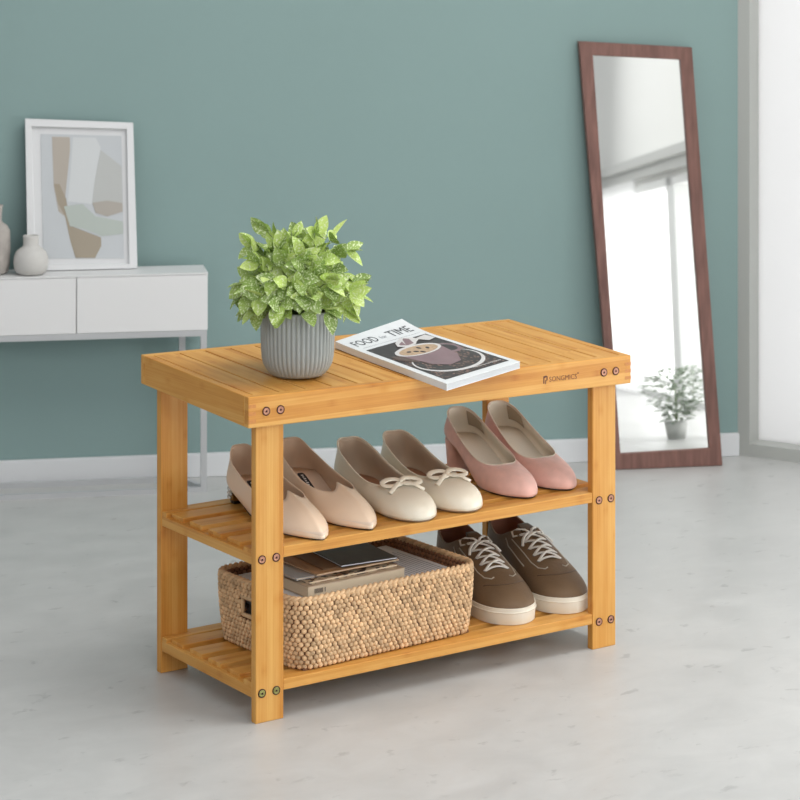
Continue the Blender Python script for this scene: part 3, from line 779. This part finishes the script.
# bulk of papers filling the basket, each sheet set slightly askew
SZ = .0592
t = place_flat('paper_stack', 'stack of white printed papers filling the woven basket', 'papers', .2505, .1370, SZ, math.radians(3.2))
bm = bmesh.new(); pr_ = random.Random(9)
for k in range(17):
    a = pr_.uniform(-.012, .012); Mx = Matrix.Rotation(a, 4, 'Z'); hw = .141 if k > 10 else .136; hd = .090 if k > 10 else .087
    box(bm, -hw, hw, -hd, hd, .0002+k*.0051, .0002+k*.0051+.0047, 0, Mx)
obj('sheets', bm, WPAP, t, bevel=.0004)
bm = bmesh.new()
for k in range(14): 
    x = .045+.0065*k; box(bm, x, x+.0008, -.070+.003*(k % 3), .05-.004*(k % 4), .0865, .0869)
obj('printing', bm, mat('grey_print', (150, 158, 172), .7), t)
tz = SZ+.0874
def book(name, label, x, y, z, rz, w, d, th, cover, page, covt=.0008, spine='front', cat='book'):
    t = place_flat(name, label, cat, x, y, z, rz)
    bm = bmesh.new(); box(bm, .0008, w-.0008, .0010, d-.001, covt+.0002, th-covt); obj('pages', bm, page, t)
    bm = bmesh.new(); box(bm, 0, w, 0, d, 0.0001, covt, 0); box(bm, 0, w, 0, d, th-covt, th, 0); obj('cover', bm, cover, t, bevel=.0003)
    return t
b1 = book('hardcover_book', 'thick taupe book with cream edges at the bottom of the basket stack', .1310, .0540, tz, math.radians(2), .172, .128, .0165, BOOKC, BOOKP, .0012)
bm = bmesh.new()
for k in range(8): box(bm, .012+k*.0022+(.002 if k > 6 else 0), .0134+k*.0022+(.002 if k > 6 else 0), .0005, .0012, .005, .0115)
obj('spine_print', bm, mat('spine_ink', (120, 108, 98), .6), b1)
z2 = tz+.0166
book('patterned_notebook', 'thin leopard patterned notebook just above the thick book', .1390, .0620, z2, math.radians(3), .158, .118, .0040, LEO, BOOKP, cat='notebook')
book('silver_notebook', 'silver edged notebook sticking out left under the kraft one', .1260, .0770, z2+.0041, math.radians(2), .062, .110, .0030, SILV, BOOKP, cat='notebook')
book('kraft_notebook', 'brown kraft notebook directly beneath the black one', .1560, .0700, z2+.0073, math.radians(1), .145, .108, .0030, KRAFT, BOOKP, cat='notebook')
book('dark_kraft_notebook', 'dark brown notebook under the left edge of the black one', .1750, .0820, z2+.0104, math.radians(-3), .100, .098, .0018, KRAFT2, BOOKP, cat='notebook')
book('black_notebook', 'black speckled notebook lying on top of the basket stack', .2010, .0745, z2+.0123, math.radians(-5), .093, .108, .0032, BLKC, WPAP, cat='notebook')

# ------------------------------------------------------------------ room
S0 = Vector((.331, 1.503, 0)); U = Vector((.9084, -.4181, 0)).normalized(); Mn = Vector((U.y, -U.x, 0))
WM = Matrix((( U.x, Mn.x, 0, S0.x), (U.y, Mn.y, 0, S0.y), (0, 0, 1, 0), (0, 0, 0, 1)))   # wall frame: x along wall, y towards the room (negative handed fixed below)
def W(s, n, z): return S0+U*s+Mn*n+Vector((0, 0, z))
def wbox(bm, s0, s1, n0, n1, z0, z1, mi=0):
    vs = box(bm, s0, s1, n0, n1, z0, z1, mi)
    for v in vs: v.co = W(*v.co)
KS = (Vector((1.697, .874, 0))-S0).dot(U)
TEAL = mat('teal_wall_paint', (134, 157, 155), .85, spec=.2, noise=(3, .015)); WHITE = mat('white_wall_paint', (246, 246, 243), .8, spec=.2); SKIRT = mat('white_skirting', (214, 216, 218), .5)
# floor
FL, nt, b = new_mat('polished_concrete'); L = nt.links.new
tc = node(nt, 'ShaderNodeTexCoord'); mp = node(nt, 'ShaderNodeMapping'); mp.inputs['Rotation'].default_value = (0, 0, YAW); mp.inputs['Scale'].default_value = (.7, 1.15, 1); L(tc.outputs['Object'], mp.inputs[0])
n1 = node(nt, 'ShaderNodeTexNoise'); n1.inputs['Scale'].default_value = 2.2; n1.inputs['Detail'].default_value = 6; L(mp.outputs[0], n1.inputs['Vector'])
n2 = node(nt, 'ShaderNodeTexNoise'); n2.inputs['Scale'].default_value = 14; n2.inputs['Detail'].default_value = 9; n2.inputs['Roughness'].default_value = .68; n2.inputs['Distortion'].default_value = .6; L(mp.outputs[0], n2.inputs['Vector'])
n3 = node(nt, 'ShaderNodeTexNoise'); n3.inputs['Scale'].default_value = 30; n3.inputs['Detail'].default_value = 6; n3.inputs['Roughness'].default_value = .6; n3.inputs['Distortion'].default_value = .35; L(mp.outputs[0], n3.inputs['Vector'])
def mr(src, a, b_, c, d):
    r = node(nt, 'ShaderNodeMapRange'); r.inputs[1].default_value = a; r.inputs[2].default_value = b_; r.inputs[3].default_value = c; r.inputs[4].default_value = d; L(src, r.inputs[0]); return r.outputs[0]
def mul(a, b_):
    m_ = node(nt, 'ShaderNodeMath', operation='MULTIPLY'); L(a, m_.inputs[0]); L(b_, m_.inputs[1]); return m_.outputs[0]
f = mul(mul(mr(n1.outputs['Fac'], .3, .7, .95, 1.04), mr(n2.outputs['Fac'], .3, .7, .90, 1.06)), mr(n3.outputs['Fac'], .62, .70, 1.0, .78))
v = node(nt, 'ShaderNodeVectorMath', operation='SCALE'); v.inputs[0].default_value = lin((190, 190, 188))[:3]; L(f, v.inputs['Scale']); L(v.outputs[0], b.inputs['Base Color'])
b.inputs['Roughness'].default_value = .36; b.inputs['Specular IOR Level'].default_value = .45
L(mr(n2.outputs['Fac'], .3, .7, .30, .46), b.inputs['Roughness'])
bp = node(nt, 'ShaderNodeBump'); bp.inputs['Strength'].default_value = .06; bp.inputs['Distance'].default_value = .002; L(n2.outputs['Fac'], bp.inputs['Height']); L(bp.outputs[0], b.inputs['Normal'])
bm = bmesh.new(); box(bm, -5, 5.5, -5, 4.5, -.05, 0); structure(obj('floor', bm, FL))
bm = bmesh.new(); wbox(bm, -3.2, KS, -.10, 0, 0, 2.0); structure(obj('wall_back', bm, TEAL))
bm = bmesh.new(); wbox(bm, -3.2, KS, .0, .012, 0, .047); structure(obj('baseboard_back', bm, SKIRT, bevel=.002))
# right wall: glazed screen running off to the right from the corner
def cam2w(xc, d): return CAM*Vector((1, 1, 0))+Vector((math.cos(YAW), -math.sin(YAW), 0))*xc+Vector((math.sin(YAW), math.cos(YAW), 0))*d
K = Vector((1.697, .874, 0)); K2 = K+(Vector((1.752, .748, 0))-K).normalized()*.46
D1 = (K2-K).normalized(); N1 = Vector((D1.y, -D1.x, 0))
if N1.dot(CAM-K) < 0: N1 = -N1
def seg_box(bm, A, D, Nn, s0, s1, n0, n1, z0, z1, mi=0):
    vs = box(bm, s0, s1, n0, n1, z0, z1, mi)
    for v in vs: v.co = A+D*v.co.x+Nn*v.co.y+Vector((0, 0, v.co.z))
FRM = mat('window_frame_paint', (176, 178, 174), .5); GLOW_ = None
bm = bmesh.new(); seg_box(bm, K, D1, N1, 0, .026, -.06, .0, 0, 2.0); seg_box(bm, K, D1, N1, .026, .46, -.06, 0, 0, .026); seg_box(bm, K, D1, N1, .026, .46, -.06, 0, 1.6, 2.0)
bmesh.ops.recalc_face_normals(bm, faces=bm.faces); fr = structure(obj('window_1', bm, FRM))
BLIND = mat('white_roller_blind', (244, 244, 244), .9)
bm = bmesh.new(); seg_box(bm, K, D1, N1, .026, .46, -.050, -.046, .026, 1.6); bmesh.ops.recalc_face_normals(bm, faces=bm.faces)
# translucent white blind in the window
m, nt, b = new_mat('lit_blind'); b.inputs['Base Color'].default_value = lin((240, 240, 240)); b.inputs['Roughness'].default_value = .9
tr = node(nt, 'ShaderNodeBsdfTranslucent'); tr.inputs[0].default_value = lin((250, 250, 250)); mxs = node(nt, 'ShaderNodeMixShader'); mxs.inputs[0].default_value = .6
outn = [n for n in nt.nodes if n.type == 'OUTPUT_MATERIAL'][0]; nt.links.new(b.outputs[0], mxs.inputs[1]); nt.links.new(tr.outputs[0], mxs.inputs[2]); nt.links.new(mxs.outputs[0], outn.inputs[0])
LITB = m
obj('blind', bm, LITB, fr)
# window wall continuing towards the viewer, seen in the mirror
cdir = (Vector((math.cos(YAW), -math.sin(YAW), 0))*.27+Vector((math.sin(YAW), math.cos(YAW), 0))*-.963).normalized()
N2 = Vector((cdir.y, -cdir.x, 0))
if N2.dot(CAM-K2) < 0: N2 = -N2
WL = 4.9; WT = .69
bm = bmesh.new(); seg_box(bm, K2, cdir, N2, 0, .35, -.08, 0, 0, WT); seg_box(bm, K2, cdir, N2, 0, WL, -.08, 0, WT, 1.5); seg_box(bm, K2, cdir, N2, WL-.3, WL, -.08, 0, 0, WT)
bmesh.ops.recalc_face_normals(bm, faces=bm.faces); structure(obj('wall_right', bm, WHITE))
bm = bmesh.new(); seg_box(bm, K2, cdir, N2, 0, WL, 0, .05, WT+.055, WT+.085); seg_box(bm, K2, cdir, N2, 0, WL, 0, .03, WT+.02, WT+.055)
bmesh.ops.recalc_face_normals(bm, faces=bm.faces); structure(obj('trim_1', bm, mat('cornice_paint', (196, 197, 194), .6)))
bm = bmesh.new(); x = .35
for s0, s1 in ((.35, .38), (1.25, 1.29), (2.22, 2.36), (WL-.33, WL-.3)): seg_box(bm, K2, cdir, N2, s0, s1, -.06, .012, 0, WT)
seg_box(bm, K2, cdir, N2, .35, WL-.3, -.06, .012, 0, .02); seg_box(bm, K2, cdir, N2, .35, WL-.3, -.06, .012, WT-.025, WT)
bmesh.ops.recalc_face_normals(bm, faces=bm.faces); w2 = structure(obj('window_2', bm, mat('white_window_frame', (225, 226, 224), .5)))
GL, nt, b = new_mat('window_glass'); b.inputs['Base Color'].default_value = (1, 1, 1, 1); b.inputs['Roughness'].default_value = 0; b.inputs['Transmission Weight'].default_value = 1; b.inputs['IOR'].default_value = 1.02
bm = bmesh.new(); seg_box(bm, K2, cdir, N2, .38, WL-.33, -.034, -.030, .02, WT-.025); bmesh.ops.recalc_face_normals(bm, faces=bm.faces); obj('pane', bm, GL, w2)

# ------------------------------------------------------------------ console table (left background)
CW = mat('white_lacquer', (222, 222, 222), .45); CF = mat('grey_metal_frame', (188, 190, 192), .4, .2)
T = lambda s, n: W(s, n, 0)
cons = thing('console_table', 'white two-drawer wide console on thin grey metal legs along teal wall', 'table', W(0, .08, 0))
co = W(0, .08, 0)
def wobj(name, bm, m, parent, **kw):
    org = parent.matrix_basis.translation if parent else Vector()
    p = parent
    while p is not None and p.parent: p = p.parent; org = org+p.matrix_basis.translation
    bmesh.ops.recalc_face_normals(bm, faces=bm.faces)
    for v in bm.verts: v.co = v.co-org
    return obj(name, bm, m, parent, **kw)
CE = .396; CL = CE-3*.2525; cz0, cz1 = .314, .4245
bm = bmesh.new(); wbox(bm, CL, CE, .030, .128, cz0, cz1-.003); wobj('cabinet', bm, CW, cons)
bm = bmesh.new(); wbox(bm, CL, CE, .030, .135, cz1-.003, cz1); wobj('table_top', bm, CW, cons)
for k in range(3):
    bm = bmesh.new(); wbox(bm, CL+.2525*k+.001, CL+.2525*(k+1)-.001, .127, .135, cz0, cz1-.004); wobj('drawer', bm, CW, cons, bevel=.0006)
bm = bmesh.new(); f0 = .012
wbox(bm, CL, CE-.002, .123, .135, cz0-f0, cz0-.0003); wbox(bm, CL, CE-.002, .030, .042, cz0-f0, cz0-.0003); wobj('under_frame', bm, CF, cons)
for s in (CE-.002, CL+f0):
    bm = bmesh.new(); wbox(bm, s-f0, s, .123, .135, 0, cz0-f0); wobj('leg', bm, CF, cons)
    s2 = s-.034 if s > 0 else s+.034
    bm = bmesh.new(); wbox(bm, s2-f0, s2, .030, .042, 0, cz0-f0); wobj('leg', bm, CF, cons)
bm = bmesh.new(); wbox(bm, CL, CE-.002-f0, .123, .135, 0, f0*.8); wbox(bm, CL, CE-.036-f0, .030, .042, 0, f0*.8)
a_, b_ = (CE-.008, .129), (CE-.042, .036)
prism(bm, [W(a_[0]+.006, .123, 0), W(a_[0]-.006, .123, 0), W(b_[0]-.006, .042, 0), W(b_[0]+.006, .042, 0)], (0, 0, f0*.8)); wobj('floor_rail', bm, CF, cons)

# round vase
VW = mat('matt_white_vase', (196, 194, 190), .7, noise=(50, .03), bump=(400, .15)); VT = mat('rough_stone_vase', (168, 162, 156), .8, noise=(45, .16), bump=(160, .9))
vp = W(.058, .1005, cz1+.0006)
vase = tag(None or obj('round_vase', (lambda bm: (lathe(bm, [(.0005, 0), (.024, 0), (.031, .004), (.0358, .013), (.0370, .025), (.0362, .036), (.0325, .046), (.0250, .053), (.0185, .057), (.0165, .061), (.0165, .075), (.0172, .080), (.0150, .0805), (.0138, .078), (.0138, .060), (.004, .056)], 56), bm)[1])(bmesh.new()), VW, smooth=True), 'small squat white vase standing on the console table before the picture', 'vase')
vase.location = vp; vase.scale = (.90, .90, .93)
bm = bmesh.new(); vr = random.Random(4)
lathe(bm, [(.0005, 0), (.026, 0), (.032, .004), (.0345, .02), (.036, .05), (.035, .082), (.030, .093), (.0215, .099), (.0200, .104), (.0210, .128), (.0225, .132), (.019, .132), (.0175, .128), (.017, .10), (.004, .09)], 56,
      rfun=lambda r, z, a: r*(1+.05*math.sin(a*7+z*160)*math.sin(z*140+a*3)) if r > .02 else r)
v2 = tag(obj('textured_vase', bm, VT, smooth=True), 'tall rough grey stone vase cut off at the left edge of the photo', 'vase'); v2.location = W(-.0175, .082, cz1+.0006)

# ------------------------------------------------------------------ framed picture leaning on the wall
pic = thing('framed_picture', 'white framed abstract print in taupe and grey leaning on teal wall', 'picture', W(.16, .08, cz1+.0006))
PL = .14   # lean
def PWP(s, z, h): return W(s, .018+PL*(.715-z)+h, z)
fo = [(.0525, cz1+.0015), (.2645, cz1+.0015), (.2584, .7068), (.0480, .7177)]; fi = [(.0678, .4371), (.2484, .4345), (.2455, .6947), (.0605, .7032)]
def quadring(bm, A, B, h0, h1, fn, mi=0):
    va = [[bm.verts.new(fn(s, z, h)) for s, z in Q_] for Q_ in (A, B) for h in (h0, h1)]
    ob, ot, ib_, it = va
    for i in range(4):
        j = (i+1) % 4
        for q in ((ot[i], ot[j], it[j], it[i]), (ob[i], ib_[i], ib_[j], ob[j]), (ob[i], ob[j], ot[j], ot[i]), (ib_[i], it[i], it[j], ib_[j])):
            f = bm.faces.new(q); f.material_index = mi
bm = bmesh.new(); quadring(bm, fo, fi, -.004, .008, PWP); wobj('frame', bm, mat('white_picture_frame', (216, 217, 218), .5), pic, bevel=.0008)
bm = bmesh.new(); prism(bm, [PWP(s, z, -.002) for s, z in fi], W(0, .003, 0)-W(0, 0, 0)); wobj('mat_board', bm, mat('mat_board_white', (212, 213, 214), .8), pic)
ai = [(.0820, .4480), (.2389, .4450), (.2355, .6814), (.0779, .6876)]
def AP_(u, v, h): 
    a = Vector(ai[0]).lerp(Vector(ai[1]), u); b = Vector(ai[3]).lerp(Vector(ai[2]), u); c = a.lerp(b, v); return PWP(c.x, c.y, h)
bm = bmesh.new(); h = .0018
def shape(uvs, mi, hh): ngon(bm, [AP_(u, 1-v, h+hh*.0002) for u, v in uvs], mi)
shape([(0, 0), (1, 0), (1, 1), (0, 1)], 0, 0)
def cur(pts, n=6):
    out = []
    m_ = len(pts)
    for i in range(m_):
        for k_ in range(n): out.append(catmull(pts, i+k_/n))
    return out
shape([(.14, .02), (.36, .02), (.36, .12), (.28, .55), (.27, .66), (.20, .62), (.15, .42)], 1, 1)
shape([(.15, .40), (.20, .56), (.28, .66), (.34, .86), (.40, .995), (.52, .995), (.34, .70), (.30, .52), (.22, .40)], 2, 2)
shape([(.40, .02), (.68, .02), (.74, .10), (.66, .36), (.62, .56), (.32, .54), (.36, .30)], 5, 1)
shape([(.74, .12), (.995, .25), (.995, .60), (.80, .58), (.62, .55), (.66, .36)], 6, 2)
shape([(.27, .58), (.50, .56), (.66, .66), (.995, .70), (.995, .80), (.74, .82), (.50, .76), (.34, .74)], 3, 3)
shape([(.36, .74), (.52, .78), (.72, .83), (.72, .90), (.64, .995), (.40, .995)], 2, 4)
shape([(.62, .55), (.80, .53), (.995, .55), (.995, .62), (.80, .66), (.66, .63)], 4, 4)
wobj('art_print', bm, [mat('print_pale_grey', (188, 192, 195), .7), mat('print_taupe', (172, 164, 154), .7), mat('print_olive', (156, 146, 130), .7), mat('print_mint', (174, 182, 176), .7), mat('print_warm_grey', (168, 162, 154), .7), mat('print_white_grey', (200, 203, 204), .7), mat('print_soft_grey', (180, 182, 180), .7)], pic)

# ------------------------------------------------------------------ mirror
TH_M = math.tan(math.radians(4.5)); mir = thing('floor_mirror', 'tall dark wooden framed mirror leaning against the teal wall', 'mirror', W(1.33, .06, 0))
def MP(s, z, h): return W(s, .006+TH_M*(.862-z)+h, z)
mo = [(1.219, .0006), (1.4435, .0006), (1.399, .844), (1.161, .859)]; mi_ = [(1.231, .032), (1.4170, .036), (1.374, .8195), (1.190, .830)]
WAL, nt, b = new_mat('walnut_frame'); tc = node(nt, 'ShaderNodeTexCoord'); nn_ = node(nt, 'ShaderNodeTexNoise'); mp = node(nt, 'ShaderNodeMapping'); mp.inputs['Scale'].default_value = (60, 60, 5)
nt.links.new(tc.outputs['Object'], mp.inputs[0]); nt.links.new(mp.outputs[0], nn_.inputs['Vector']); nn_.inputs['Scale'].default_value = 2; nn_.inputs['Detail'].default_value = 4
cr = node(nt, 'ShaderNodeValToRGB'); nt.links.new(nn_.outputs['Fac'], cr.inputs[0]); e = cr.color_ramp.elements; e[0].position = .3; e[0].color = lin((98, 66, 58)); e[1].position = .7; e[1].color = lin((128, 90, 80)); nt.links.new(cr.outputs[0], b.inputs['Base Color']); b.inputs['Roughness'].default_value = .5
bm = bmesh.new(); quadring(bm, mo, mi_, .0, .016, MP); wobj('frame', bm, WAL, mir, bevel=.0012)
MIRM, nt, b = new_mat('mirror_silver'); b.inputs['Base Color'].default_value = (.97, .98, .97, 1); b.inputs['Metallic'].default_value = 1; b.inputs['Roughness'].default_value = .015
bm = bmesh.new(); a = [bm.verts.new(MP(s, z, .009)) for s, z in mi_]; c = [bm.verts.new(MP(s, z, .002)) for s, z in mi_]
bm.faces.new(a); bm.faces.new(c[::-1])
for i in range(4): bm.faces.new((a[i], c[i], c[(i+1) % 4], a[(i+1) % 4]))
wobj('mirror_glass', bm, MIRM, mir)

# ---- things only the mirror shows: curtain and a potted bush by the window
m, nt, b = new_mat('sheer_curtain'); b.inputs['Base Color'].default_value = lin((236, 236, 236)); b.inputs['Roughness'].default_value = .9
tr = node(nt, 'ShaderNodeBsdfTranslucent'); tr.inputs[0].default_value = lin((245, 245, 245)); mxs = node(nt, 'ShaderNodeMixShader'); mxs.inputs[0].default_value = .5
outn = [n for n in nt.nodes if n.type == 'OUTPUT_MATERIAL'][0]; nt.links.new(b.outputs[0], mxs.inputs[1]); nt.links.new(tr.outputs[0], mxs.inputs[2]); nt.links.new(mxs.outputs[0], outn.inputs[0])
bm = bmesh.new(); cols = []
for i in range(61):
    s = 2.85+.75*i/60; n_ = .035+.016*math.sin(i*.75)
    cols.append([bm.verts.new(K2+cdir*s+N2*(n_+.0*j)+Vector((0, 0, z))) for j, z in enumerate((.004, .2, .4, WT+.015))])
for a, b2 in zip(cols, cols[1:]):
    for j in range(3): f = bm.faces.new((a[j], b2[j], b2[j+1], a[j+1])); f.smooth = True
cur_ = tag(obj('sheer_curtain', bm, m, smooth=True), 'white sheer curtain beside the window, seen reflected in the mirror', 'curtain')
bs = Vector((1.385, -.03, 0))
bush = thing('window_plant', 'pale green leafy plant by the window, seen reflected in the mirror', 'plant', bs)
bm = bmesh.new(); lathe(bm, [(.001, 0), (.022, 0), (.028, .035), (.029, .04), (.026, .04), (.024, .03), (.001, .03)], 24); obj('pot', bm, mat('white_pot', (215, 215, 212), .6), bush, smooth=True)
bm = bmesh.new(); br = random.Random(12)
for k in range(430):
    a = br.uniform(0, 2*PI); q = br.random()**.5; z = br.uniform(.04, .165); r = .070*q*math.sin(PI*min(1, max(.1, (z-.03)/.19)))+.004
    leaf(bm, Vector((r*math.cos(a), r*math.sin(a), z)), Vector((math.cos(a), math.sin(a), br.uniform(-.2, .8))), Vector((0, 0, 1)), br.uniform(.016, .026), br.uniform(.004, .006), .2)
bl = obj('leaf', bm, mat('pale_leaf', (170, 182, 164), .6), bush); bl['kind'] = 'stuff'
bm = bmesh.new(); tube(bm, [(0, 0, .028), (.002, 0, .08), (0, .002, .13)], .002, 6); obj('stem', bm, STEM, bush)

# ------------------------------------------------------------------ light
w = bpy.data.worlds.new('world'); scene.world = w; w.use_nodes = True; bg = w.node_tree.nodes['Background']
bg.inputs[0].default_value = (.97, .985, 1, 1); bg.inputs[1].default_value = .58
def area(name, loc, target, sx, sy, power, col=(1, 1, 1)):
    l = bpy.data.lights.new(name, 'AREA'); l.shape = 'RECTANGLE'; l.size = sx; l.size_y = sy; l.energy = power; l.color = col
    o = bpy.data.objects.new(name, l); COL.objects.link(o); o.location = loc; o.rotation_euler = (Vector(target)-Vector(loc)).to_track_quat('-Z', 'Y').to_euler(); return o
CTR = Vector((.34, .15, .25))
RX = Vector((math.cos(YAW), -math.sin(YAW), 0)); FX = Vector((math.sin(YAW), math.cos(YAW), 0))
area('added_overhead_softbox', CTR+RX*.75-FX*.25+Vector((0, 0, 2.1)), CTR, 1.2, 1.2, 28, (1, .99, .97))  # added soft light from above
area('added_front_fill', CTR+RX*.7-FX*2.4+Vector((0, 0, 1.25)), CTR, 1.4, 1.0, 20, (1, 1, 1))  # added fill from the viewer's side to brighten the shoes; no window there
pc = K2+cdir*2.4-N2*.22+Vector((0, 0, .38)); area('daylight_window', pc, pc+N2, 4.2, .74, 30, (1, 1, 1))
pc = K+D1*.24-N1*.20+Vector((0, 0, .8)); area('daylight_blind', pc, pc+N1, .55, 1.7, 3, (1, 1, 1))
scene.view_settings.view_transform = 'Standard'; scene.view_settings.look = 'None'; scene.view_settings.exposure = 0; scene.view_settings.gamma = 1; scene.view_settings.use_curve_mapping = False
